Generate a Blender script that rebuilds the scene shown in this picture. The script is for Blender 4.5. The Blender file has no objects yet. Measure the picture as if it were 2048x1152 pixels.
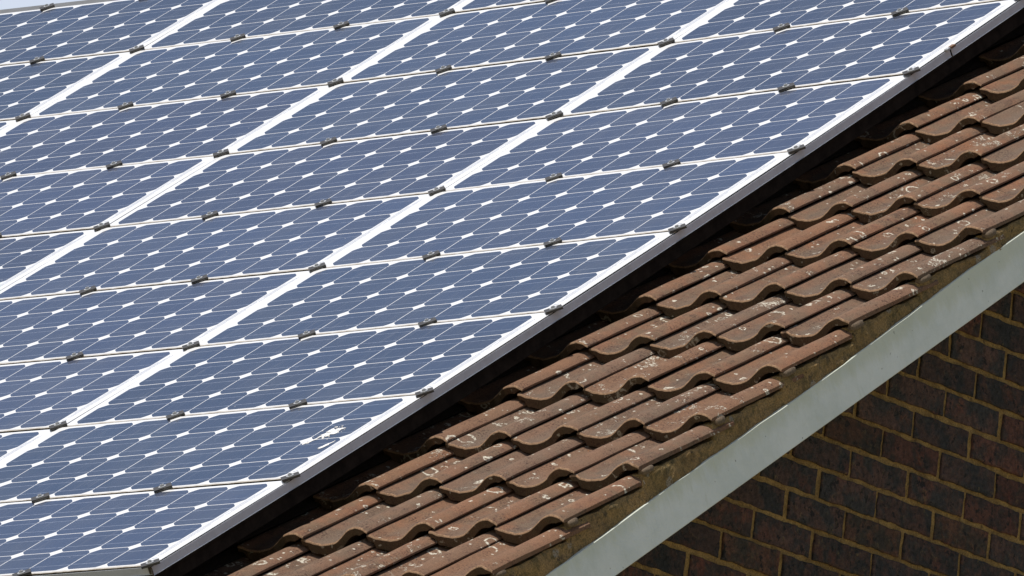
import bpy, math, random
from mathutils import Vector, Matrix
R_ = math.radians
S = bpy.context.scene
COL = S.collection
random.seed(7)

# ------------------------------------------------------------------ frame of the roof
# roof coordinates: u = along the ridge (to the east), v = up the slope, w = out of the slope
TH = 0.627658
Z0 = 5.5
CT, ST = math.cos(TH), math.sin(TH)
ROOF = Matrix(((1, 0, 0, 0), (0, CT, -ST, 0), (0, ST, CT, Z0), (0, 0, 0, 1)))
def W(u, v, w): return ROOF @ Vector((u, v, w))

# ------------------------------------------------------------------ camera
def rodrigues(w):
    t = Vector(w).length
    return Matrix.Rotation(t, 3, Vector(w))
RC = rodrigues((1.83806169, 0.391616285, -0.723200891))        # rows: right, down, forward in roof coordinates
TC = Vector((-0.853441436, 0.670133889, 20.2381215))
CP = -(RC.transposed() @ TC)
cam_d = bpy.data.cameras.new('camera'); cam = bpy.data.objects.new('camera', cam_d); COL.objects.link(cam)
cam_d.sensor_fit = 'HORIZONTAL'; cam_d.sensor_width = 36.0
cam_d.lens = 17392.51915 / 2048 * 36
cam_d.clip_start = 0.5; cam_d.clip_end = 3000
rx, ry, rz = Vector(RC[0]), -Vector(RC[1]), -Vector(RC[2])
rot = Matrix((rx, ry, rz)).transposed().to_4x4()
cam.matrix_world = ROOF @ (Matrix.Translation(CP) @ rot)
S.camera = cam

# ------------------------------------------------------------------ light
SUN_ROOF = Vector((-0.05, 0.20, 0.97)).normalized()
sun_dir = (ROOF.to_3x3() @ SUN_ROOF).normalized()
elev = math.asin(sun_dir.z); azim = math.atan2(sun_dir.x, sun_dir.y)
world = bpy.data.worlds.new('World'); S.world = world; world.use_nodes = True
wn = world.node_tree
bg = wn.nodes['Background']
sky = wn.nodes.new('ShaderNodeTexSky'); sky.sky_type = 'NISHITA'; sky.sun_disc = False
sky.sun_elevation = elev; sky.sun_rotation = azim
sky.air_density = 1.0; sky.dust_density = 1.6; sky.ozone_density = 1.0
tc = wn.nodes.new('ShaderNodeTexCoord')
cn = wn.nodes.new('ShaderNodeTexNoise'); cn.inputs['Scale'].default_value = 3.0; cn.inputs['Detail'].default_value = 6
wn.links.new(tc.outputs['Generated'], cn.inputs['Vector'])
dt = wn.nodes.new('ShaderNodeVectorMath'); dt.operation = 'DOT_PRODUCT'
dt.inputs[1].default_value = Vector((-.66, .72, .20)).normalized()
wn.links.new(tc.outputs['Generated'], dt.inputs[0])
ad = wn.nodes.new('ShaderNodeMath'); ad.operation = 'MULTIPLY_ADD'; ad.inputs[1].default_value = .10
wn.links.new(cn.outputs[0], ad.inputs[0]); wn.links.new(dt.outputs['Value'], ad.inputs[2])
cm = wn.nodes.new('ShaderNodeMapRange'); cm.interpolation_type = 'SMOOTHSTEP'
cm.inputs[1].default_value = .985; cm.inputs[2].default_value = 1.04
wn.links.new(ad.outputs[0], cm.inputs[0])
cx_ = wn.nodes.new('ShaderNodeMix'); cx_.data_type = 'RGBA'
wn.links.new(cm.outputs[0], cx_.inputs[0]); wn.links.new(sky.outputs['Color'], cx_.inputs[6])
cx_.inputs[7].default_value = (6.6, 7.3, 8.6, 1)                 # a bank of thin white cloud low in the north west
wn.links.new(cx_.outputs[2], bg.inputs['Color']); bg.inputs['Strength'].default_value = 0.10
sd = bpy.data.lights.new('sun', 'SUN'); sd.energy = 4.6; sd.angle = R_(0.53); sd.color = (1.0, 0.95, 0.88)
so = bpy.data.objects.new('sun', sd); COL.objects.link(so)
so.rotation_euler = sun_dir.to_track_quat('Z', 'Y').to_euler(); so.location = (0, 0, 40)
S.view_settings.view_transform = 'Standard'; S.view_settings.look = 'None'
S.view_settings.exposure = 0.0; S.view_settings.gamma = 1.0
S.render.engine = 'CYCLES'

# ------------------------------------------------------------------ helpers
class MB:
    """collects faces, then links them as one mesh object"""
    def __init__(s): s.v = []; s.f = []; s.m = []; s.c = []; s.sm = []
    def add(s, verts, faces, mat=0, col=None, smooth=False):
        o = len(s.v); s.v += [tuple(p) for p in verts]
        for f in faces:
            s.f.append([i + o for i in f]); s.m.append(mat); s.c.append(col); s.sm.append(smooth)
    def box(s, a, b, mat=0, col=None, bev=0.0):
        x0, y0, z0 = a; x1, y1, z1 = b
        if bev <= 0:
            s.add([(x0,y0,z0),(x1,y0,z0),(x1,y1,z0),(x0,y1,z0),(x0,y0,z1),(x1,y0,z1),(x1,y1,z1),(x0,y1,z1)],
                  [(3,2,1,0),(4,5,6,7),(0,1,5,4),(1,2,6,5),(2,3,7,6),(3,0,4,7)], mat, col)
        else:
            e = bev
            def ring(z, i): return [(x0+i,y0+i,z),(x1-i,y0+i,z),(x1-i,y1-i,z),(x0+i,y1-i,z)]
            vs = ring(z0, e) + ring(z0+e, 0) + ring(z1-e, 0) + ring(z1, e)
            fs = [(3,2,1,0),(12,13,14,15)]
            for k in range(3):
                for i in range(4):
                    j = (i+1) % 4; fs.append((k*4+i, k*4+j, k*4+4+j, k*4+4+i))
            s.add(vs, fs, mat, col)
    def prism(s, poly, z0, z1, mat=0, col=None, mat_side=None):
        n = len(poly)
        s.add([(x,y,z0) for x,y in poly] + [(x,y,z1) for x,y in poly],
              [tuple(range(n, 2*n))], mat, col)
        o = len(s.v) - 2*n
        for f in [tuple(reversed(range(n)))] + [(i, (i+1) % n, n+(i+1) % n, n+i) for i in range(n)]:
            s.f.append([i + o for i in f]); s.m.append(mat if mat_side is None else mat_side); s.c.append(col); s.sm.append(False)
    def sweep(s, path, sec, axes, mat=0, closed=True, smooth=False):
        """section (a,b) pairs placed at each path point along the two axes; ends capped"""
        n = len(sec); A, B = Vector(axes[0]), Vector(axes[1])
        vs = [Vector(p) + A*a + B*b for p in path for a, b in sec]
        fs = []
        for k in range(len(path)-1):
            for i in range(n):
                j = (i+1) % n; fs.append((k*n+i, k*n+j, (k+1)*n+j, (k+1)*n+i))
        fs.append(tuple(reversed(range(n)))); fs.append(tuple(range((len(path)-1)*n, len(path)*n)))
        s.add(vs, fs, mat, None, smooth)
    def mesh(s, name, mats):
        me = bpy.data.meshes.new(name); me.from_pydata(s.v, [], s.f)
        for m in mats: me.materials.append(m)
        me.polygons.foreach_set('material_index', s.m)
        me.polygons.foreach_set('use_smooth', s.sm)
        if any(c is not None for c in s.c):
            at = me.attributes.new('tint', 'FLOAT_COLOR', 'CORNER')
            d = []
            for f, c in zip(s.f, s.c):
                c = c or (1, 1, 1)
                for _ in f: d += [c[0], c[1], c[2], 1.0]
            at.data.foreach_set('color', d)
        me.validate(); me.update()
        return me
    def build(s, name, mats, parent=None, matrix=None):
        if not isinstance(mats, (list, tuple)): mats = [mats]
        o = bpy.data.objects.new(name, s.mesh(name, mats)); COL.objects.link(o)
        if parent: o.parent = parent
        if matrix is not None: o.matrix_local = matrix
        return o
def tag(o, label=None, cat=None, group=None, kind=None):
    if label: o['label'] = label
    if cat: o['category'] = cat
    if group: o['group'] = group
    if kind: o['kind'] = kind
    return o
def empty(name, matrix):
    o = bpy.data.objects.new(name, None); COL.objects.link(o); o.empty_display_size = 0.05
    o.matrix_world = matrix; return o
def copy_tree(o, parent=None):
    c = o.copy(); COL.objects.link(c); c.parent = parent
    for ch in list(o.children): copy_tree(ch, c)
    return c

# ------------------------------------------------------------------ material helpers
class NT:
    def __init__(s, name):
        s.m = bpy.data.materials.new(name); s.m.use_nodes = True
        s.t = s.m.node_tree; s.b = s.t.nodes['Principled BSDF']
    def n(s, typ, **kw):
        nd = s.t.nodes.new('ShaderNode' + typ)
        for k, v in kw.items(): setattr(nd, k, v)
        return nd
    def l(s, a, b): s.t.links.new(a, b)
    def set(s, **kw):
        for k, v in kw.items():
            i = s.b.inputs[k.replace('_', ' ')]
            if hasattr(v, 'is_linked'): s.l(v, i)
            else: i.default_value = v if not isinstance(v, tuple) or len(v) == 4 else (*v, 1)
    def val(s, a, i):
        if hasattr(a, 'is_linked'): s.l(a, i)
        elif isinstance(a, tuple) and len(a) == 3 and len(i.default_value) == 4: i.default_value = (*a, 1)
        else: i.default_value = a
    def math(s, op, a, b=0.0, clamp=False):
        nd = s.n('Math', operation=op, use_clamp=clamp); s.val(a, nd.inputs[0]); s.val(b, nd.inputs[1]); return nd.outputs[0]
    def vmath(s, op, a, b):
        nd = s.n('VectorMath', operation=op); s.val(a, nd.inputs[0]); s.val(b, nd.inputs[1]); return nd.outputs[0]
    def mix(s, f, a, b, blend='MIX'):
        nd = s.n('Mix', data_type='RGBA', blend_type=blend); s.val(f, nd.inputs[0]); s.val(a, nd.inputs[6]); s.val(b, nd.inputs[7]); return nd.outputs[2]
    def noise(s, vec, scale, detail=4, rough=0.6, out=0, dist=0.0):
        nd = s.n('TexNoise'); s.val(vec, nd.inputs['Vector']); nd.inputs['Scale'].default_value = scale
        nd.inputs['Detail'].default_value = detail; nd.inputs['Roughness'].default_value = rough
        nd.inputs['Distortion'].default_value = dist; return nd.outputs[out]
    def vor(s, vec, scale, rnd=1.0):
        nd = s.n('TexVoronoi'); s.val(vec, nd.inputs['Vector']); nd.inputs['Scale'].default_value = scale
        nd.inputs['Randomness'].default_value = rnd; return nd
    def ramp(s, f, a, b, lo=0.0, hi=1.0):
        nd = s.n('MapRange', interpolation_type='SMOOTHSTEP'); s.val(f, nd.inputs[0])
        for i, v in enumerate((a, b, lo, hi)): nd.inputs[1+i].default_value = v
        return nd.outputs[0]
    def bump(s, h, dist, strength=1.0):
        nd = s.n('Bump'); s.val(h, nd.inputs['Height']); nd.inputs['Distance'].default_value = dist
        nd.inputs['Strength'].default_value = strength; s.l(nd.outputs[0], s.b.inputs['Normal'])
    def obj(s):
        nd = s.n('TexCoord'); return nd.outputs['Object']
    def attr(s, name):
        nd = s.n('Attribute', attribute_name=name); return nd.outputs['Color']
    def rnd(s):
        return s.n('ObjectInfo').outputs['Random']

def mat_tile(front=False):
    k = NT('tile_front' if front else 'tile_top')
    r = k.rnd()
    comb = k.n('CombineXYZ')
    k.l(k.math('MULTIPLY', r, 37.3), comb.inputs[0]); k.l(k.math('MULTIPLY', r, 11.7), comb.inputs[1]); k.l(k.math('MULTIPLY', r, 53.1), comb.inputs[2])
    p = k.vmath('ADD', k.obj(), comb.outputs[0])
    big = k.noise(p, 11, 4, 0.65)
    mid = k.noise(p, 60, 5, 0.7)
    fine = k.noise(p, 420, 3, 0.75)
    grit = k.noise(p, 210, 2, 0.6)
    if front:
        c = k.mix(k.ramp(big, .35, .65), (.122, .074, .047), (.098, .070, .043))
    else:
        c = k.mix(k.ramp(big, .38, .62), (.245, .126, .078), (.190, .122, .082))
        sx = k.n('SeparateXYZ'); k.l(k.obj(), sx.inputs[0])
        chan = k.math('MULTIPLY', k.ramp(sx.outputs[0], -.162, -.135, 0, 1), k.ramp(sx.outputs[0], -.085, -.055, 1, 0))
        c = k.mix(k.math('MULTIPLY', chan, k.ramp(k.noise(p, 30, 4, .65), .3, .6, .35, .9)), c, (.148, .112, .088))
        c = k.mix(k.ramp(mid, .50, .68, 0, .65), c, (.150, .072, .054))
        c = k.mix(k.ramp(k.noise(p, 7, 3, .6), .56, .70, 0, .6), c, (.275, .125, .066))
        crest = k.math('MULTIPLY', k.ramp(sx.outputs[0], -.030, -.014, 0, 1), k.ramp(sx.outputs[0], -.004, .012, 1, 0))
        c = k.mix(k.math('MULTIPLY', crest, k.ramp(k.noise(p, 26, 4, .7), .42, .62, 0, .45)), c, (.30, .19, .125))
        c = k.mix(k.ramp(k.noise(k.vmath('MULTIPLY', p, (1, .5, 1)), 17, 5, .72, 0, .3), .55, .70, 0, .62), c, (.075, .050, .038))
        r2 = k.math('FRACT', k.math('MULTIPLY', r, 17.0))
        c = k.mix(k.ramp(r2, .1, .9, 0, .55), c, (.172, .125, .098))
        r3 = k.math('FRACT', k.math('MULTIPLY', r, 71.0))
        c = k.mix(k.ramp(r3, .72, .95, 0, .5), c, (.25, .130, .078))
    c = k.mix(1.0, c, k.ramp(fine, .36, .66, .70, 1.26), 'MULTIPLY')
    c = k.mix(k.math('MULTIPLY', k.ramp(grit, .53, .62, 0, .85), k.ramp(k.noise(p, 16, 3, .6), .44, .62, .10, 1)), c, (.060, .030, .024))
    # pale crusty rings, broken by noise
    pw = k.vmath('ADD', p, k.vmath('MULTIPLY', k.noise(p, 75, 3, .6, 1), (.016, .016, .016)))
    brk = k.noise(p, 130, 3, .7)
    ring_tot = None
    sy = k.n('SeparateXYZ'); k.l(k.obj(), sy.inputs[0])
    upper = k.math('ADD', k.ramp(sy.outputs[1], .12, .28, 0, .22), k.ramp(sy.outputs[1], .0, .05, .10, 0))
    for sc, dens, w_, rad in ((15, .90, .060, .36), (28, .955, .085, .30), (70, .965, .24, .16)):
        v = k.vor(pw, sc)
        sep = k.n('SeparateColor'); k.l(v.outputs['Color'], sep.inputs[0])
        rr = k.math('MULTIPLY_ADD', sep.outputs[1], rad*.7); 
        nd = rr.node; nd.inputs[2].default_value = rad*.35
        d = k.math('ABSOLUTE', k.math('SUBTRACT', v.outputs['Distance'], rr))
        m = k.math('MULTIPLY', k.ramp(d, w_*.35, w_, 1, 0), k.ramp(k.math('ADD', sep.outputs[0], upper), dens, dens+.02, 0, 1))
        m = k.math('MULTIPLY', m, k.ramp(brk, .38, .52, 0, 1))
        ring_tot = m if ring_tot is None else k.math('MAXIMUM', ring_tot, m)
    heavy = k.ramp(k.math('FRACT', k.math('MULTIPLY', r, 29.0)), .60, .95, 0, .075)
    crust = k.math('MULTIPLY', k.ramp(k.math('ADD', k.noise(p, 17, 5, .75), heavy), .635, .68, 0, 1), k.ramp(k.noise(p, 160, 3, .8), .46, .56, 0, 1))
    ring_tot = k.math('MAXIMUM', ring_tot, crust)
    lich = k.math('MULTIPLY', ring_tot, .45 if front else .9)
    c = k.mix(lich, c, (.72, .68, .60))
    oran = k.math('MULTIPLY', k.ramp(k.noise(p, 14, 4, .7, 0, .4), .71, .75, 0, 1), k.ramp(k.noise(p, 190, 2, .7), .42, .58, 0, .9))
    c = k.mix(oran, c, (.45, .16, .03))
    c = k.mix(1.0, c, (.80, .79, .73), 'MULTIPLY')
    k.set(Base_Color=c, Roughness=.93, Specular_IOR_Level=.25)
    h = k.math('ADD', k.math('MULTIPLY', fine, .55), k.math('ADD', k.math('MULTIPLY', mid, .9), k.math('MULTIPLY', lich, .5)))
    k.bump(h, .0022, .9)
    return k.m

def mat_cell():
    k = NT('solar_cell')
    p = k.obj()
    t = k.attr('tint')
    n1 = k.noise(p, 30, 3, .6)
    rnd = k.rnd(); ra = k.n('MapRange'); k.l(rnd, ra.inputs[0]); ra.inputs[3].default_value = .86; ra.inputs[4].default_value = 1.14
    c = k.mix(k.math('FRACT', k.math('MULTIPLY', rnd, 13.0)), (.046, .068, .116), (.051, .065, .115))
    c = k.mix(1.0, c, ra.outputs[0], 'MULTIPLY')
    c = k.mix(1.0, c, t, 'MULTIPLY')
    pr = k.n('CombineXYZ'); k.l(k.math('MULTIPLY', rnd, 91.0), pr.inputs[0]); k.l(k.math('MULTIPLY', rnd, 37.0), pr.inputs[1])
    p = k.vmath('ADD', p, pr.outputs[0])
    c = k.mix(k.ramp(k.noise(p, 3.5, 5, .65), .42, .72, 0, .16), c, (.20, .20, .19))
    c = k.mix(k.ramp(n1, .3, .7, 0, .22), c, (.066, .072, .118))
    # thin film of dust and streaks
    sp = k.vmath('MULTIPLY', p, (90, 6, 10))
    c = k.mix(k.ramp(k.noise(sp, 1.0, 3, .6), .52, .75, 0, .16), c, (.30, .30, .30))
    dots = k.vor(p, 34)
    sep = k.n('SeparateColor'); k.l(dots.outputs['Color'], sep.inputs[0])
    dm = k.math('MULTIPLY', k.ramp(dots.outputs['Distance'], .05, .085, 1, 0), k.ramp(sep.outputs[0], .965, .97, 0, .75))
    c = k.mix(dm, c, (.5, .5, .48))
    k.set(Base_Color=c, Roughness=.38, Specular_IOR_Level=.4, Coat_Weight=1.0, Coat_Roughness=.05, Coat_IOR=1.5)
    return k.m

def mat_backsheet():
    k = NT('white_backsheet')
    p = k.obj()
    sep = k.n('SeparateXYZ'); k.l(p, sep.inputs[0])
    n1 = k.noise(p, 45, 5, .7); n2 = k.noise(k.vmath('MULTIPLY', p, (1, 5, 1)), 18, 4, .7)
    yy = k.math('ADD', sep.outputs[1], k.math('MULTIPLY', k.math('SUBTRACT', n1, .5), .012))
    low = k.ramp(yy, -.2612, -.2535, 1, 0)
    c = k.mix(k.math('MULTIPLY', low, k.ramp(n2, .25, .7, .35, 1)), (.86, .86, .85), (.50, .43, .31))
    lowest = k.ramp(yy, -.2665, -.2632, 1, 0)
    c = k.mix(k.math('MULTIPLY', lowest, k.ramp(n2, .35, .6, .2, .9)), c, (.20, .15, .09))
    c = k.mix(k.ramp(k.noise(p, 90, 4, .7), .62, .74, 0, .3), c, (.72, .69, .62))
    k.set(Base_Color=c, Roughness=.5, Specular_IOR_Level=.3, Coat_Weight=1.0, Coat_Roughness=.05)
    return k.m

def mat_simple(name, base, rough=.5, metal=0.0, var=.25, scale=60, spec=.5, bump=0.0, dirt=None):
    k = NT(name); p = k.obj()
    n1 = k.noise(p, scale, 5, .7)
    c = k.mix(1.0, base, k.ramp(n1, .25, .75, 1-var, 1+var), 'MULTIPLY')
    if dirt: c = k.mix(k.ramp(k.noise(p, scale*.35, 5, .75), .55, .75, 0, dirt[1]), c, dirt[0])
    k.set(Base_Color=c, Roughness=rough, Metallic=metal, Specular_IOR_Level=spec)
    if bump: k.bump(n1, bump)
    return k.m

def mat_brick():
    k = NT('dark_brick'); p = k.obj()
    t = k.attr('tint')
    n1 = k.noise(p, 14, 5, .7); n2 = k.noise(p, 90, 4, .75); n3 = k.noise(p, 38, 4, .7)
    c = k.mix(k.ramp(n1, .42, .58), (.078, .043, .033), (.034, .031, .029))
    c = k.mix(k.ramp(k.noise(p, 9, 4, .7), .56, .70, 0, .75), c, (.105, .040, .026))
    c = k.mix(1.0, c, t, 'MULTIPLY')
    c = k.mix(1.0, c, k.ramp(n2, .3, .7, .55, 1.5), 'MULTIPLY')
    c = k.mix(k.ramp(k.noise(p, 48, 3, .6), .60, .65, 0, .9), c, (.010, .009, .009))
    c = k.mix(k.math('MULTIPLY', k.ramp(n3, .56, .70, 0, .55), k.ramp(n2, .45, .6, 0, 1)), c, (.17, .12, .05))
    v = k.vor(p, 45); sep = k.n('SeparateColor'); k.l(v.outputs['Color'], sep.inputs[0])
    c = k.mix(k.math('MULTIPLY', k.ramp(v.outputs['Distance'], .06, .10, 1, 0), k.ramp(sep.outputs[0], .955, .96, 0, .8)), c, (.42, .40, .36))
    k.set(Base_Color=c, Roughness=.85, Specular_IOR_Level=.3)
    k.bump(k.math('ADD', n2, k.math('MULTIPLY', n3, 1.2)), .010)
    return k.m

def mat_joint():
    k = NT('yellow_joint_mortar'); p = k.obj()
    n1 = k.noise(p, 25, 5, .7); n2 = k.noise(p, 220, 3, .7)
    c = k.mix(k.ramp(n1, .35, .65), (.50, .315, .112), (.31, .19, .070))
    c = k.mix(1.0, c, k.ramp(n2, .3, .7, .72, 1.25), 'MULTIPLY')
    c = k.mix(k.ramp(k.noise(p, 38, 5, .75), .54, .70, 0, .8), c, (.10, .066, .032))
    k.set(Base_Color=c, Roughness=.95, Specular_IOR_Level=.2)
    k.bump(k.math('ADD', n2, k.math('MULTIPLY', n1, 2)), .012)
    return k.m

def mat_verge():
    k = NT('verge_mortar'); p = k.obj()
    n1 = k.noise(p, 9, 5, .7); n2 = k.noise(p, 260, 3, .75); n3 = k.noise(p, 40, 5, .7)
    c = k.mix(k.ramp(n1, .38, .62), (.310, .200, .088), (.225, .155, .066))
    c = k.mix(k.ramp(n3, .48, .64, 0, .8), c, (.105, .085, .040))
    c = k.mix(k.ramp(k.noise(p, 5, 4, .7), .5, .66, 0, .5), c, (.13, .085, .045))
    c = k.mix(1.0, c, k.ramp(n2, .3, .7, .65, 1.35), 'MULTIPLY')
    c = k.mix(k.ramp(k.noise(p, 16, 5, .75), .60, .68, 0, .85), c, (.060, .050, .038))
    c = k.mix(k.ramp(k.noise(p, 70, 4, .7), .62, .68, 0, .8), c, (.03, .025, .018))
    v = k.vor(k.vmath('ADD', p, k.vmath('MULTIPLY', k.noise(p, 60, 3, .6, 1), (.02, .02, .02))), 15)
    sep = k.n('SeparateColor'); k.l(v.outputs['Color'], sep.inputs[0])
    c = k.mix(k.math('MULTIPLY', k.math('MULTIPLY', k.ramp(v.outputs['Distance'], .12, .22, 1, 0), k.ramp(sep.outputs[0], .84, .86, 0, .8)), k.ramp(n2, .4, .55, 0, 1)), c, (.30, .28, .25))
    k.set(Base_Color=c, Roughness=.95, Specular_IOR_Level=.2)
    k.bump(k.math('ADD', n2, k.math('MULTIPLY', n3, 1.6)), .004)
    return k.m

def mat_barge():
    k = NT('white_barge_paint'); p = k.obj()
    n1 = k.noise(p, 7, 5, .7); n2 = k.noise(p, 150, 4, .7)
    c = k.mix(k.ramp(n1, .35, .68), (.69, .72, .70), (.59, .63, .60))
    st = k.noise(k.vmath('MULTIPLY', p, (1, 14, 3)), 5, 4, .7)
    c = k.mix(k.ramp(st, .55, .8, 0, .35), c, (.46, .48, .40))
    sz = k.n('SeparateXYZ'); k.l(p, sz.inputs[0])
    zt = k.math('ADD', sz.outputs[2], k.math('MULTIPLY', k.math('SUBTRACT', k.noise(k.vmath('MULTIPLY', p, (1, 3, 1)), 9, 4, .7), .5), .09))
    c = k.mix(k.ramp(zt, -.225, -.175, 0, .55), c, (.50, .52, .38))
    v = k.vor(k.vmath('ADD', p, k.vmath('MULTIPLY', k.noise(p, 80, 2, .6, 1), (.02, .02, .02))), 42)
    sep = k.n('SeparateColor'); k.l(v.outputs['Color'], sep.inputs[0])
    c = k.mix(k.math('MULTIPLY', k.ramp(v.outputs['Distance'], .09, .17, 1, 0), k.ramp(sep.outputs[0], .84, .86, 0, .75)), c, (.16, .15, .12))
    c = k.mix(k.ramp(n2, .62, .72, 0, .22), c, (.33, .33, .28))
    k.set(Base_Color=c, Roughness=.55, Specular_IOR_Level=.4)
    k.bump(k.math('ADD', n2, k.math('MULTIPLY', n1, 3)), .0015)
    return k.m

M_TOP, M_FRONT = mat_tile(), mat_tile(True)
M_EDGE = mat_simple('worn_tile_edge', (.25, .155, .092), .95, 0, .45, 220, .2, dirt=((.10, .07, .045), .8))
M_TILE_SHADE = mat_simple('shade_dark_tile', (.021, .015, .011), .95, 0, .5, 130, .2, bump=.002)  # near-black tile: shade under the panels put into the colour
M_CELL, M_SHEET = mat_cell(), mat_backsheet()
M_BUS = mat_simple('silver_busbar', (.23, .27, .36), .45, 0, .35, 120)
M_RIB = mat_simple('tinned_ribbon', (.42, .45, .52), .4, 0, .2, 60)
M_ALU = mat_simple('aluminium_trim', (.53, .56, .61), .45, .15, .08, 30, dirt=((.34, .32, .29), .35))
M_STRIP = mat_simple('dark_grey_strip', (.125, .128, .130), .6, 0, .15, 40)  # even dark grey, darker than the other edge trims
M_FRAME = mat_simple('dark_panel_edge', (.05, .043, .036), .6, 0, .3, 80)
M_RAIL = mat_simple('dark_rail', (.013, .010, .008), .8, 0, .6, 25, .1, dirt=((.004, .003, .003), .9))
M_CLAMP = mat_simple('grey_clamp', (.060, .058, .056), .5, .1, .15, 60, dirt=((.10, .09, .075), .4))
M_STEEL = mat_simple('steel_bolt', (.42, .43, .44), .45, .3, .15, 200)
M_RUST = mat_simple('rusty_clip', (.16, .085, .045), .7, 0, .4, 150)
M_DROP = mat_simple('bird_dropping', (.78, .76, .72), .8, 0, .2, 220, bump=.002, dirt=((.35, .33, .30), .7))
M_BRICK, M_JOINT, M_VERGE, M_BARGE = mat_brick(), mat_joint(), mat_verge(), mat_barge()
M_PEEL = mat_simple('bare_paint_edge', (.78, .77, .74), .7, 0, .3, 160)
M_PLUG = mat_simple('mortar_plug', (.130, .092, .058), .95, 0, .4, 160, bump=.003, dirt=((.06, .05, .035), .8))
M_DECK = mat_simple('roof_felt', (.025, .023, .021), .9, 0, .3, 20)
M_GRASS = mat_simple('dry_short_grass', (.27, .235, .13), .9, 0, .35, 3)
M_WIRE = mat_simple('brown_wire', (.06, .035, .02), .6, 0, .2, 50)

# ------------------------------------------------------------------ ground
g = MB(); g.add([(-600,-600,0),(600,-600,0),(600,600,0),(-600,600,0)], [(0,1,2,3)])
tag(g.build('ground', M_GRASS), kind='structure')

# ------------------------------------------------------------------ the house
house = empty('brick_house', Matrix.Translation((-3.2, 4.1, 0)))
tag(house, 'brick house with a brown pantiled roof, white barge board and dark brick gable end', 'house')
HI = house.matrix_world.inverted()
def hpart(mb, name, mats, world_m):
    return mb.build(name, mats, house, HI @ world_m)

TW, TG, UV, V0, WC = 0.2024, 0.2968, 0.888, 0.430, -0.075       # tile pitch, gauge, verge crest, first front, crest level
STEP = 0.0325
RIDGE_V = 5.0
DECK_W = -0.190

# gable wall: real bricks over a mortar bed, local x = out of the wall (east), y = along the gable, z = up
UW = 0.80; SC = 1.0143
gv, gw = 1.7676 + 0.1126, -0.4191 - 0.0379
org = W(UW, gv, gw)
y_ridge = W(0, RIDGE_V, 0).y
y_front, y_back = -0.28, 2*y_ridge + 0.28
def roof_z(y, w):                                              # height of the plane at level w over world y
    yy = y if y < y_ridge else 2*y_ridge - y
    v = (yy + w*ST)/CT
    return v*ST + w*CT + Z0
bw, bh, jt = 0.225*SC, 0.075*SC, 0.0115
wl = MB()
gm = Matrix.Translation(org)
zlo = -org.z
prof = [(y_front, 0)] + [(y_back, 0), (y_back, roof_z(y_back, DECK_W-.012)), (y_ridge, roof_z(y_ridge, DECK_W-.012)), (y_front, roof_z(y_front, DECK_W-.012))]
pl = [(0.0, y-org.y, z-org.z) for y, z in prof]
pl2 = [(-0.2, b, c) for a, b, c in pl]
n = len(pl)
wl.add(pl + pl2, [tuple(range(n)), tuple(reversed(range(n, 2*n)))] + [(i, n+i, n+(i+1) % n, (i+1) % n) for i in range(n)], 1)
rb = random.Random(3)
r0 = int(-org.z/bh); r1 = 60
for r in range(r0, r1):
    zc = r*bh
    a = -60 if (r % 2 == 0) else -61
    while a < 80:
        y0 = a*bw/2 + .0060 + rb.uniform(-.002, .003); y1 = (a+2)*bw/2 - .0060 + rb.uniform(-.003, .002)
        z0 = zc - (bh-jt)/2 + rb.uniform(-.0015, .0015); z1 = zc + (bh-jt)/2 + rb.uniform(-.0015, .0015)
        a += 2
        Y0, Y1 = max(y0, y_front-org.y+.002), min(y1, y_back-org.y-.002)
        if Y1 - Y0 < .03: continue
        if org.z + z1 > min(roof_z(org.y+Y0, DECK_W+.06), roof_z(org.y+Y1, DECK_W+.06)): continue
        near = -1.6 < Y0 < 3.2 and -1.6 < z0 < 2.5
        q = rb.random()
        tint = (1, 1, 1)
        if q < .25: tint = (1.25, .95, .85)
        elif q < .5: tint = (.80, .84, .88)
        elif q < .6: tint = (1.15, 1.0, .8)
        s_ = rb.uniform(.75, 1.2); tint = tuple(t*s_ for t in tint)
        pr = .0052 + rb.uniform(-.0022, .0025)
        if near:
            # rounded arrises, wobbling outline
            e = .003
            def loop(x, ins):
                pts = []
                N = 14
                for i in range(N): pts.append((Y0 + (Y1-Y0)*i/N, z0, 0, -1))
                for i in range(5): pts.append((Y1, z0 + (z1-z0)*i/5, 1, 0))
                for i in range(N): pts.append((Y1 - (Y1-Y0)*i/N, z1, 0, 1))
                for i in range(5): pts.append((Y0, z1 - (z1-z0)*i/5, -1, 0))
                return pts
            base = loop(0, 0); jit = [rb.uniform(-.0016, .0012) + .0012*math.sin(i*.9+r*2.1+a) for i, _ in enumerate(base)]
            yc, zc2 = (Y0+Y1)/2, (z0+z1)/2
            def ring(x, ins):
                o = []
                for (yy, zz, ny, nz), j in zip(base, jit):
                    dy = math.copysign(min(abs(yy-yc), (Y1-Y0)/2-ins), yy-yc); dz = math.copysign(min(abs(zz-zc2), (z1-z0)/2-ins), zz-zc2)
                    o.append((x, yc+dy+ny*j, zc2+dz+nz*j))
                return o
            R = ring(-.004, 0) + ring(pr-.002, .0003) + ring(pr, .0028)
            m_ = len(base); fs = []
            for q_ in range(2):
                for i in range(m_):
                    j = (i+1) % m_; fs.append((q_*m_+i, q_*m_+j, (q_+1)*m_+j, (q_+1)*m_+i))
            fs.append(tuple(range(2*m_, 3*m_)))
            wl.add(R, fs, 0, tint)
        else:
            wl.add([(pr,Y0,z0),(pr,Y1,z0),(pr,Y1,z1),(pr,Y0,z1),(-.004,Y0,z0),(-.004,Y1,z0),(-.004,Y1,z1),(-.004,Y0,z1)],
                   [(0,1,2,3),(0,4,5,1),(1,5,6,2),(2,6,7,3),(3,7,4,0)], 0, tint)
hpart(wl, 'gable_wall', [M_BRICK, M_JOINT], gm)

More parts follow.
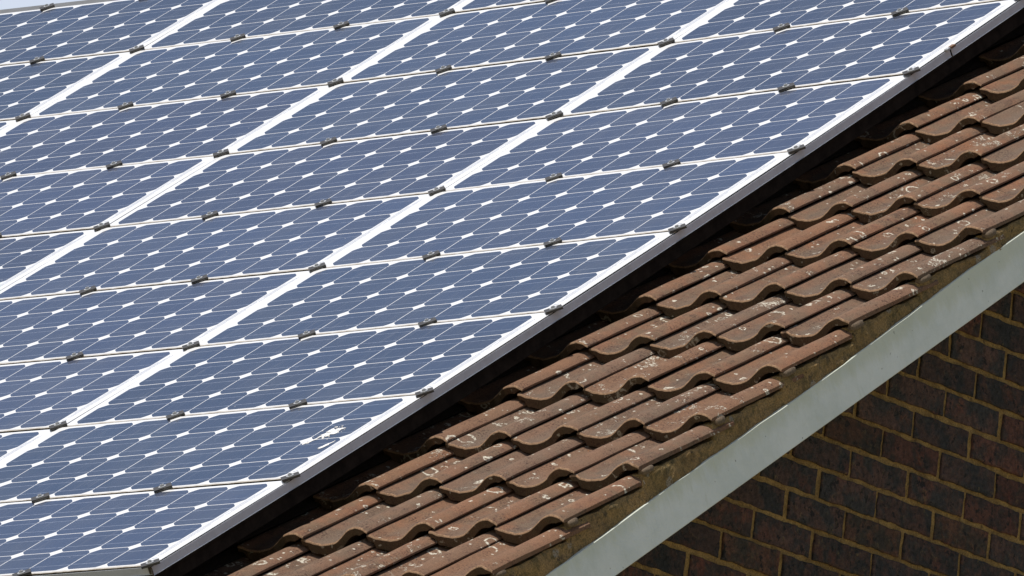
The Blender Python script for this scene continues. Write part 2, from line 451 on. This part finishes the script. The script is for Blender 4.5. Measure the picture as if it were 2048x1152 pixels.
# front and back walls
for nm, yy in (('front_wall', y_front), ('back_wall', y_back)):
    kb = NT(nm); br = kb.n('TexBrick'); kb.l(kb.vmath('MULTIPLY', kb.obj(), (1, 1, 1)), br.inputs['Vector'])
    mp = kb.n('Mapping'); mp.inputs['Rotation'].default_value = (R_(90), 0, 0)
    kb.l(kb.obj(), mp.inputs['Vector']); kb.l(mp.outputs[0], br.inputs['Vector'])
    br.inputs['Scale'].default_value = 1; br.inputs['Brick Width'].default_value = bw; br.inputs['Row Height'].default_value = bh
    br.inputs['Mortar Size'].default_value = .006
    br.inputs['Color1'].default_value = (.07, .04, .034, 1); br.inputs['Color2'].default_value = (.04, .035, .036, 1); br.inputs['Mortar'].default_value = (.3, .2, .06, 1)
    kb.set(Base_Color=br.outputs['Color'], Roughness=.9)
    f = MB(); d = .2 if nm == 'front_wall' else -.2
    f.box((-7.5, min(yy, yy+d), 0), (UW-.203, max(yy, yy+d), roof_z(yy, DECK_W-.012)-.005))
    hpart(f, nm, kb.m, Matrix())

# roof: a felted deck carrying the tiles
EAVE_V = -0.75
dk = MB()
dk.box((-7.7, EAVE_V, DECK_W-.010), (UV+.004, RIDGE_V+.12, DECK_W))
roof = hpart(dk, 'roof', M_DECK, ROOF)
bk = MB(); bk.box((-7.7, EAVE_V, -.30), (UV+.02, RIDGE_V-.004, -.19))
REAR = Matrix.Translation((0, 2*y_ridge, 0)) @ Matrix.Diagonal((1, -1, 1, 1)) @ ROOF
hpart(bk, 'rear_roof', M_FRONT, REAR)

# one pantile, lofted from its S profile
PR = [(-.895,-22.5),(-.84,-24.5),(-.75,-32.4),(-.66,-37),(-.585,-38.6),(-.50,-37.8),(-.42,-34.8),(-.35,-29.6),(-.29,-22.8),(-.235,-15.6),
      (-.185,-9.3),(-.135,-4.2),(-.085,-1.1),(-.04,0),(.005,-.7),(.045,-2.7),(.085,-5.6),(.113,-8.8),(.133,-11.6),(.149,-14.4)]
def catmull(pts, m):
    o = []
    for i in range(len(pts)-1):
        p0 = pts[max(i-1,0)]; p1 = pts[i]; p2 = pts[i+1]; p3 = pts[min(i+2,len(pts)-1)]
        for j in range(m):
            t = j/m
            o.append(tuple(.5*((2*p1[c]) + (-p0[c]+p2[c])*t + (2*p0[c]-5*p1[c]+4*p2[c]-p3[c])*t*t + (-p0[c]+3*p1[c]-3*p2[c]+p3[c])*t**3) for c in (0,1)))
    o.append(pts[-1]); return o
PROF = catmull(PR, 4)
def tile_mesh(seed, thick_lip=False, shade_dark=False):
    rt = random.Random(seed)
    L = TG + .075; sl = STEP/TG
    ph = [rt.uniform(0, 6.28) for _ in range(8)]
    def wob(x, y): return .0006*math.sin(40*x+ph[0]+9*y) + .0005*math.sin(95*x+ph[1]) + .0005*math.sin(31*y+ph[2]+12*x)
    chips = [(rt.uniform(-.17, .03), rt.uniform(.004, .010), rt.uniform(.003, .008)) for _ in range(rt.choice((0, 1, 1, 2)))]
    def lip(x): return sum(d*math.exp(-((x-c0)/w_)**2) for c0, w_, d in chips) + .0012*math.sin(130*x+ph[3]) + .0008*math.sin(290*x+ph[4]) + .0010*math.sin(57*x+ph[5])
    N = len(PROF)
    def T(s):
        t = .0215 + .006*max(0, min(1, (-s-.10)/.25))
        if s > .02: t = .0215 - (.0178 if not thick_lip else .0125)*min(1, (s-.02)/.11)
        if s < -.80: t = .016
        return t
    top = []; ys = [0, .0016, .0045, .012, .06, .12, .18, .24, .30, L]
    drops = [.0045, .0016, .0004, 0, 0, 0, 0, 0, 0, 0]
    mb = MB()
    rows = []
    for y, d in zip(ys, drops):
        rows.append([(s*TW, y + lip(s*TW)*(1 if y < .02 else 0), h/1000 - d - y*sl + wob(s*TW, y)) for s, h in PROF])
    V = [p for r in rows for p in r]; F = []
    for a in range(len(ys)-1):
        for i in range(N-1): F.append((a*N+i, a*N+i+1, (a+1)*N+i+1, (a+1)*N+i))
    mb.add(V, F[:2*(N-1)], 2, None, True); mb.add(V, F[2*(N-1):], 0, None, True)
    # front face
    fr = rows[0]; bt = [(x, .001 + lip(x)*.6 + .0008*math.sin(200*x+ph[6]), h/1000 - T(s) + .0008*math.sin(77*s*TW*10+ph[7])) for (x, y, z), (s, h) in zip(fr, PROF)]
    mb.add(list(fr) + bt, [(i, N+i, N+i+1, i+1) for i in range(N-1)], 1, None, True)
    # underside, back and sides
    bb = [(s*TW, L, h/1000 - T(s) - L*sl) for s, h in PROF]
    mb.add(bt + bb, [(i, N+i, N+i+1, i+1) for i in range(N-1)], 1, None, True)
    tb = rows[-1]
    mb.add(list(tb) + bb, [(i, i+1, N+i+1, N+i) for i in range(N-1)], 1)
    for e, flip in ((0, False), (N-1, True)):
        up = [r[e] for r in rows]; lo = [(up[0][0], bt[e][1], bt[e][2]), bb[e]]
        poly = up + [lo[1], lo[0]]
        mb.add(poly, [tuple(range(len(poly))) if flip else tuple(reversed(range(len(poly))))], 0)
    return mb.mesh('roof_tile', [M_TILE_SHADE, M_TILE_SHADE, M_TILE_SHADE] if shade_dark else [M_TOP, M_FRONT, M_EDGE])
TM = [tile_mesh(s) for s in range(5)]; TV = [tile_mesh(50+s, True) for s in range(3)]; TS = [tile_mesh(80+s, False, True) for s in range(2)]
rt = random.Random(21)
WOFF = lambda v: -.006*((v-2.3)/2.3)**2 + .0018*(v-2.3)/2.3
tile_fronts = {}
for k in range(-2, 14):
    for c in range(-1, 5):
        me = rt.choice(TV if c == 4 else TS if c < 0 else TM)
        o = bpy.data.objects.new('roof_tile', me); COL.objects.link(o); o.parent = roof
        u = UV - (4-c)*TW + rt.uniform(-.0026, .0026); v = V0 + k*TG + rt.uniform(-.007, .007)
        w = WC + WOFF(v) + rt.uniform(-.0014, .0026)
        o.matrix_local = Matrix.Translation((u, v, w)) @ Matrix.Rotation(R_(rt.uniform(-.7, .7)), 4, 'Z') @ Matrix.Rotation(R_(rt.uniform(-.6, .6)), 4, 'Y')
        if c == 4: tile_fronts[k] = (u, v, w)

# barge board under the verge
bt_pts = [(-.75,-.192),(-.3,-.186),(.2,-.180),(.59,-.1775),(.80,-.1715),(1.0,-.1712),(1.45,-.1705),(1.54,-.168),(1.90,-.158),(2.15,-.151),(2.6,-.148),(3.4,-.145),(RIDGE_V,-.14)]
def lerp(pts, x):
    if x <= pts[0][0]: return pts[0][1]
    for (a, b), (c, d) in zip(pts, pts[1:]):
        if x <= c: return b + (d-b)*(x-a)/(c-a)
    return pts[-1][1]
UB = 0.9215
bg_ = MB(); vs = []; NV = 80
wr = random.Random(5)
for i in range(NV+1):
    v = -.75 + (RIDGE_V+.75)*i/NV
    top = lerp(bt_pts, v) - .0032 + wr.uniform(-.0010, .0010); bot = -.2875 + .0099*min(v, 3.0)
    vs.append([(UB-.022, v, bot), (UB-.002, v, bot), (UB, v, bot+.002), (UB, v, top-.0012), (UB-.0015, v, top), (UB-.022, v, top)])
fl = [p for r in vs for p in r]; fs = []
for i in range(NV):
    for j in range(6):
        q = (j+1) % 6; fs.append((i*6+j, (i+1)*6+j, (i+1)*6+q, i*6+q))
fs += [tuple(range(6)), tuple(reversed(range(NV*6, NV*6+6)))]
bg_.add(fl, fs, 0)
hpart(bg_, 'barge_board', M_BARGE, ROOF)
sf = MB(); sf.box((UW+.009, -.75, DECK_W-.030), (UB-.024, RIDGE_V-.02, DECK_W-.014))
hpart(sf, 'soffit', M_BARGE, ROOF)

# verge mortar between tiles and barge board
vm = MB(); mv = []; NM = 520
UM = 0.9160
for i in range(NM+1):
    v = -.74 + (4.9+.74)*i/NM
    k = math.floor((v-V0)/TG); fr = (v-V0)/TG - k
    top = WC + WOFF(v) - .0266 - STEP*fr - .0045 + .0016*math.sin(v*43) + .0012*math.sin(v*97+1)
    low = lerp(bt_pts, v) - .0075
    x = UM + .0022*math.sin(v*9.1) + .0016*math.sin(v*23+1) + .0012*math.sin(v*61+2) + wr.uniform(-.0005, .0005)
    col_ = []
    for j in range(7):
        t = j/6
        col_.append((x + wr.uniform(-.0014, .0010) + .0012*math.sin(v*37+5*t) + (-.003 if j == 6 else 0), v, low + (top-low)*t + wr.uniform(-.001, .001)))
    mv.append([(UM-.03, v, low)] + col_ + [(UM-.03, v, top)])
fl = [p for r in mv for p in r]; fs = []; q9 = 9
for i in range(NM):
    for j in range(q9):
        q = (j+1) % q9; fs.append((i*q9+j, (i+1)*q9+j, (i+1)*q9+q, i*q9+q))
fs += [tuple(range(q9)), tuple(reversed(range(NM*q9, NM*q9+q9)))]
vm.add(fl, fs, 0, None, False)
verge = hpart(vm, 'verge_mortar', M_VERGE, ROOF)
for k, (u, v, w) in tile_fronts.items():
    if k < -1: continue
    p = MB(); pr_ = random.Random(100+k); NS, NR = 14, 8
    ln, ht = pr_.uniform(.034, .05), pr_.uniform(.015, .019)
    vv = []; ff = []
    for a in range(NR+1):
        th = math.pi*a/NR
        for b in range(NS):
            ph = 2*math.pi*b/NS
            sx, sy, sz = math.sin(th)*math.cos(ph), math.cos(th), math.sin(th)*math.sin(ph)
            pw = lambda q, e: math.copysign(abs(q)**e, q)
            j = 1 + pr_.uniform(-.06, .06)
            vv.append((pw(sx, .6)*.011*j, pw(sy, .45)*ln/2*j, pw(sz, .6)*ht/2*j))
    for a in range(NR):
        for b in range(NS):
            ff.append((a*NS+b, a*NS+(b+1) % NS, (a+1)*NS+(b+1) % NS, (a+1)*NS+b))
    p.add(vv, ff, 0, None, True)
    p.build('mortar_plug', M_PLUG, verge, Matrix.Translation((UM-.003, v+.028, w-.0335)) @ Matrix.Rotation(R_(-4), 4, 'X'))

# ------------------------------------------------------------------ the solar array
PW, PH, CP_ = 1.2090756, 0.5391101, 0.127
KU = (0.0285655156, 0.0123745224, 0.0102047174, -0.00384558976, -0.00251178087)
def surf(u, v):
    V = (v-2.3)/2.3; U = (u+2)/2
    return KU[0]*V*V + KU[1]*U*U + KU[2]*U*V + KU[3]*V**3 + KU[4]*V**4
def local(u, v, dw=0.0):
    e = .01
    a = (surf(u+e, v)-surf(u-e, v))/(2*e); b = (surf(u, v+e)-surf(u, v-e))/(2*e)
    x = Vector((1, 0, a)).normalized(); y = Vector((0, 1, b)); z = x.cross(y).normalized(); y = z.cross(x)
    m = Matrix((x, y, z)).transposed().to_4x4()
    return ROOF @ Matrix.Translation(Vector((u, v, surf(u, v))) + z*dw) @ m
def to_px(u, v, w):
    q = RC @ Vector((u, v, w)) + TC; f = 17392.51915
    return 1024 + f*q.x/q.z, 576 + f*q.y/q.z

X0, X1, Y0_, Y1_ = -1.165, 0.0435, -0.013, 0.5195              # panel outline about its cell grid
XC, YC = (X0+X1)/2, (Y0_+Y1_)/2
def cell_poly(cx, cy):
    a = .0619; R0 = .0750; pts = []
    lim = math.acos(a/R0)
    for q in range(4):
        a0 = q*math.pi/2 + lim; a1 = (q+1)*math.pi/2 - lim
        for i in range(7):
            t = a0 + (a1-a0)*i/6
            pts.append((cx + R0*math.cos(t), cy + R0*math.sin(t)))
    return pts
def make_panel():
    root = empty('solar_panel', Matrix())
    b = MB(); b.box((X0-XC, Y0_-YC, -.0022), (X1-XC, Y1_-YC, -.0006), 0, None, .0004); b.build('backsheet', M_SHEET, root)
    f = MB(); x0, x1, y0, y1 = X0-XC+.0003, X1-XC-.0003, Y0_-YC+.0003, Y1_-YC-.0003
    for (p, q) in (((x0,y0),(x1,y0+.006)), ((x0,y1-.006),(x1,y1)), ((x0,y0+.0062),(x0+.006,y1-.0062)), ((x1-.006,y0+.0062),(x1,y1-.0062))):
        f.box((p[0], p[1], -.026), (q[0], q[1], -.0024))
    f.build('frame', M_FRAME, root)
    c = MB(); bus = MB(); rc = random.Random(9)
    for i in range(9):
        for j in range(4):
            cx = -(9-i)*CP_ + CP_/2 - XC; cy = j*CP_ + CP_/2 - YC
            s_ = rc.uniform(.93, 1.07); pz = rc.uniform(.97, 1.05)
            c.prism(cell_poly(cx, cy), -.0006, -.00045, 0, (s_*pz, s_, s_*(2-pz)))
    for j in range(4):
        for o_ in (-.0305, .0305):
            cy = j*CP_ + CP_/2 - YC + o_
            bus.box((-9*CP_ - XC + .003, cy-.0008, -.00045), (-XC-.002, cy+.0008, -.00035))
    c.build('cell_grid', M_CELL, root)
    bus.build('busbars', M_BUS, root)
    r = MB()
    for xo, ya, yb in ((.0065, .085, .43), (.0125, .050, .30), (.0125, .33, .47), (.0185, .052, .245), (.0185, .30, .475)):
        r.box((xo-XC-.0008, ya-YC, -.0006), (xo-XC+.0008, yb-YC, -.0002))
    for xo, ya in ((.011, .034), (.018, .036)):
        r.box((xo-XC-.003, ya-YC-.002, -.0006), (xo-XC+.003, ya-YC+.002, -.0001))
    r.build('ribbons', M_RIB, root)
    return root
ORD = ['first', 'second', 'third', 'fourth', 'fifth', 'sixth', 'seventh', 'eighth', 'ninth']
proto = None; panels = {}
rp = random.Random(4)
DU = {(7, 0): -.0045, (1, 0): .003, (2, 0): .002, (4, 1): .003, (5, 2): -.002, (6, 1): .002}
for r in range(9):
    for c in range(7):
        u = -c*PW + XC; v = r*PH + YC
        pts = [to_px(u+a, v+b, surf(u+a, v+b)) for a in (-.61, -.3, 0, .3, .61) for b in (-.27, 0, .27)]
        if not any(-760 < x < 2208 and -90 < y < 1242 for x, y in pts): continue
        o = proto = make_panel() if proto is None else copy_tree(panels[list(panels)[0]]) if False else (copy_tree(proto))
        o.matrix_world = local(u + DU.get((r, c), 0), v, rp.uniform(-.0008, .0008)) @ Matrix.Rotation(R_(rp.uniform(-.10, .10)), 4, 'Z') @ Matrix.Rotation(R_(rp.uniform(-.18, .18)), 4, 'X')
        panels[(r, c)] = o
        rowtxt = 'bottom row' if r == 0 else 'top row' if r == 8 else ORD[r] + ' row up'
        coltxt = 'at right edge' if c == 0 else ORD[c] + ' from right edge'
        extra = ' with white bird splat' if (r, c) == (1, 0) else ''
        tag(o, 'blue solar panel%s, %s, %s of the array' % (extra, coltxt, rowtxt), 'solar panel', 'solar panels on the roof')

# bird dropping on the second panel up
pd = panels[(1, 0)]
d = MB(); rd = random.Random(12)
def blob(x, y, lx, ly, ang, n=26, rough=.3, z=.0011):
    pts = []
    ph = [rd.uniform(0, 6.28) for _ in range(5)]
    for i in range(n):
        t = 2*math.pi*i/n
        k = 1 + rough*(.5*math.sin(3*t+ph[0]) + .4*math.sin(5*t+ph[1]) + .4*math.sin(9*t+ph[2])) + rd.uniform(-rough, rough)*.35
        a, b = lx*k*math.cos(t), ly*k*math.sin(t)
        pts.append((x + a*math.cos(ang) - b*math.sin(ang), y + a*math.sin(ang) + b*math.cos(ang)))
    d.prism(pts, -.0003, z - .0006)
bx = lambda u, v: (u - XC, v - PH - YC)
x, y = bx(-.0785, .8345); blob(x, y, .017, .023, .35, 60, .42)
x, y = bx(-.088, .815); blob(x, y, .011, .009, .2, 36, .55, .0014)
x, y = bx(-.066, .852); blob(x, y, .010, .009, .6, 30, .55, .0013)
x, y = bx(-.092, .846); blob(x, y, .007, .010, .5, 26, .5, .0012)
x, y = bx(-.112, .771); blob(x, y, .009, .007, .2, 24, .5)
x, y = bx(-.102, .787); blob(x, y, .0045, .020, -.45, 30, .45)
for _ in range(40):
    a = rd.gauss(-.080, .015); b = rd.gauss(.828, .020); x, y = bx(a, b); s_ = rd.uniform(.0008, .0032); blob(x, y, s_, s_*1.3, 0, 8, .2)
dd = d.build('bird_dropping', M_DROP, pd); dd['label'] = 'white splattered bird dropping'
d = MB(); x, y = bx(-.024, .741); blob(x, y, .0065, .022, -.30, 30, .40)
dd = d.build('bird_dropping', M_DROP, pd); dd['label'] = 'short white streak below the splatter'

# clamps along the seams
def cyl(mb, r, z0, z1, n=20, inner=0.0, mat=0, bev=0.0):
    o = [(r*math.cos(2*math.pi*i/n), r*math.sin(2*math.pi*i/n)) for i in range(n)]
    if inner <= 0:
        vs = [(x, y, z0) for x, y in o] + [(x, y, z1-bev) for x, y in o] + [(x*(1-bev/r), y*(1-bev/r), z1) for x, y in o]
        fs = [(i, (i+1) % n, n+(i+1) % n, n+i) for i in range(n)] + [(n+i, n+(i+1) % n, 2*n+(i+1) % n, 2*n+i) for i in range(n)] + [tuple(range(2*n, 3*n))]
        mb.add(vs, fs, mat)
    else:
        vs = [(x, y, z0) for x, y in o] + [(x, y, z1) for x, y in o] + [(x*inner/r, y*inner/r, z1) for x, y in o] + [(x*inner/r, y*inner/r, z0) for x, y in o]
        fs = []
        for k in range(3): fs += [(k*n+i, k*n+(i+1) % n, (k+1)*n+(i+1) % n, (k+1)*n+i) for i in range(n)]
        mb.add(vs, fs, mat)
def make_clamp():
    root = empty('panel_clamp', Matrix())
    p = MB()
    sec = [(-.0145, .0004), (-.0145, .0030), (-.0139, .0036), (-.0145, .0042), (-.0145, .0064), (-.0141, .0068), (-.0122, .0068), (-.0118, .0063),
           (.0118, .0063), (.0122, .0068), (.0141, .0068), (.0145, .0064), (.0145, .0004)]
    p.sweep([(-.0225, 0, 0), (.0225, 0, 0)], sec, ((0, 1, 0), (0, 0, 1)))
    p.build('plate', M_CLAMP, root)
    s = MB(); s.box((-.0090, .0040, -.022), (-.0040, .0090, .0005)); s.build('stem', M_FRAME, root)
    w = MB(); cyl(w, .0100, .0064, .0079, 28, .0045); w.build('washer', M_STEEL, root)
    b = MB(); cyl(b, .0050, .0064, .0122, 18, .0030); cyl(b, .0030, .0064, .0080, 12); b.build('bolt', M_STEEL, root)
    return root
cp = None; rcl = random.Random(8)
for s in range(10):
    v = s*PH - .0165 if s else -.0195
    if s == 9: v = 9*PH - .0200
    for q in range(0, 19):
        u = .0462 if q == 0 else .0435 - q*PW/3 - (.0065 if q % 3 else .003)
        x, y = to_px(u, v, surf(u, v))
        if not (-60 < x < 2108 and -60 < y < 1212): continue
        cp = make_clamp() if cp is None else copy_tree(cp)
        uu = u + rcl.uniform(-.004, .004)*(q > 0)
        cp.matrix_world = local(uu, v + rcl.uniform(-.0012, .0012)) @ Matrix.Rotation(R_(45 + rcl.uniform(-3, 3)), 4, 'Z')
        seam = 'array bottom edge' if s == 0 else 'array top edge' if s == 9 else 'seam above %s panel row' % ORD[s-1]
        NTH = ORD + ['tenth', 'eleventh', 'twelfth', 'thirteenth', 'fourteenth', 'fifteenth', 'sixteenth', 'seventeenth', 'eighteenth']
        if q == 0: lab = 'dark clamp at right end of %s' % seam
        else: lab = 'dark clamp on %s, %s from right end' % (seam, NTH[q])
        tag(cp, lab, 'clamp', 'clamps holding the solar panels')

# aluminium edging round the array
def edging(name, v0, v1, label, sec, u0, mat, cat='edge trim', group=None):
    N = 40; m = MB()
    path = [(0, v0 + (v1-v0)*i/N, surf(.046, v0 + (v1-v0)*i/N)) for i in range(N+1)]
    m.sweep(path, [(u0+a, b) for a, b in sec], ((1, 0, 0), (0, 0, 1)))
    return tag(m.build(name, mat, None, ROOF), label, cat, group)
SEC = [(0, -.0048), (0, -.0255), (.0024, -.0255), (.0024, -.0249), (.0011, -.0243), (.0011, -.0048)]
SEC = SEC[::-1]
edging('edge_trim', -.020, 3.395, 'long grey aluminium strip along the right edge of the lower panel rows', SEC, .0462, M_ALU)
edging('edge_trim', 3.400, 9*PH+.012, 'short grey aluminium strip at the upper right beyond the rusty clip', SEC, .0480, M_ALU)
mf = empty('mounting_frame', ROOF)
tag(mf, 'dark mounting rails under the solar panels, seen below the grey strip', 'mounting frame')
RS = [(-.010, -.0275), (-.010, -.031), (.004, -.031), (.004, -.066), (.012, -.066), (.012, -.031), (.020, -.031), (.020, -.0275)][::-1]  # upper flange added to keep sun out of the trim gap
rm = MB(); rm.sweep([(.028, -.010 + (9*PH)*i/40, surf(.046, -.010 + 9*PH*i/40)) for i in range(41)], RS, ((1, 0, 0), (0, 0, 1)))
rm.build('side_rail', M_RAIL, mf)
for k in range(10):  # unseen rails under the seams, put in to stop sun slits
    v = k*PH - .016
    rm = MB(); rm.sweep([(.010 - 6.5*i/30, v, surf(.010 - 6.5*i/30, v)) for i in range(31)], [(-.02, -.0285), (-.02, -.055), (.02, -.055), (.02, -.0285)], ((0, 1, 0), (0, 0, 1)))
    rm.build('cross_rail', M_RAIL, mf)
# bottom strip and top strip
bm = MB()
path = [(.0455 - 6.0*i/40, -.0155, surf(.0455 - 6.0*i/40, 0)) for i in range(41)]
bm.sweep(path, [(0, -.0050), (0, -.0240), (-.0024, -.0240), (-.0024, -.0234), (-.0011, -.0228), (-.0011, -.0050)][::-1], ((0, 1, 0), (0, 0, 1)))
tag(bm.build('edge_trim', M_ALU, None, ROOF), 'grey aluminium strip along the bottom edge of the solar array', 'edge trim')
tm = MB()
path = [(.0455 - 7.0*i/40, 9*PH-.0165, surf(.0455 - 7.0*i/40, 9*PH)) for i in range(41)]
tm.sweep(path, [(0, -.0035), (.046, -.0035), (.048, -.006), (.048, -.026), (0, -.026)], ((0, 1, 0), (0, 0, 1)))
tag(tm.build('edge_trim', M_STRIP, None, ROOF), 'grey flat strip along the top edge of the array against the sky', 'edge trim')
# rusty clip where the two right hand strips meet
cl = MB(); cl.box((-.004, -.016, -.004), (.008, -.002, .002), 0, None, .0008); cl.box((-.002, .002, -.004), (.010, .020, .0026), 1, None, .001)
tag(cl.build('joint_clip', [M_STEEL, M_RUST], None, local(.0485, 3.392)), 'small rusty clip where two grey strips meet at the right edge', 'clip')
# loose wire at the bottom corner
def tube(mb, pts, r, n=8):
    pts = [Vector(p) for p in pts]
    for i, p in enumerate(pts):
        t = (pts[min(i+1, len(pts)-1)] - pts[max(i-1, 0)]).normalized()
        a = t.cross(Vector((1, .2, .1))).normalized(); b = t.cross(a)
        for k in range(n):
            mb.v.append(tuple(p + (a*math.cos(2*math.pi*k/n) + b*math.sin(2*math.pi*k/n))*r))
    o = len(mb.v) - n*len(pts)
    for i in range(len(pts)-1):
        for k in range(n):
            mb.f.append([o+i*n+k, o+i*n+(k+1) % n, o+(i+1)*n+(k+1) % n, o+(i+1)*n+k]); mb.m.append(0); mb.c.append(None); mb.sm.append(True)
wv = MB(); s0 = surf(.046, 0)
tube(wv, [(.0495, -.026, s0-.001), (.0525, -.026, s0-.006), (.0535, -.027, s0-.014), (.055, -.030, s0-.024), (.058, -.036, s0-.036), (.059, -.045, s0-.05), (.056, -.060, s0-.062)], .0016)
tag(wv.build('loose_wire', M_WIRE, None, ROOF), 'thin brown wire hanging from the bottom corner of the array', 'wire')
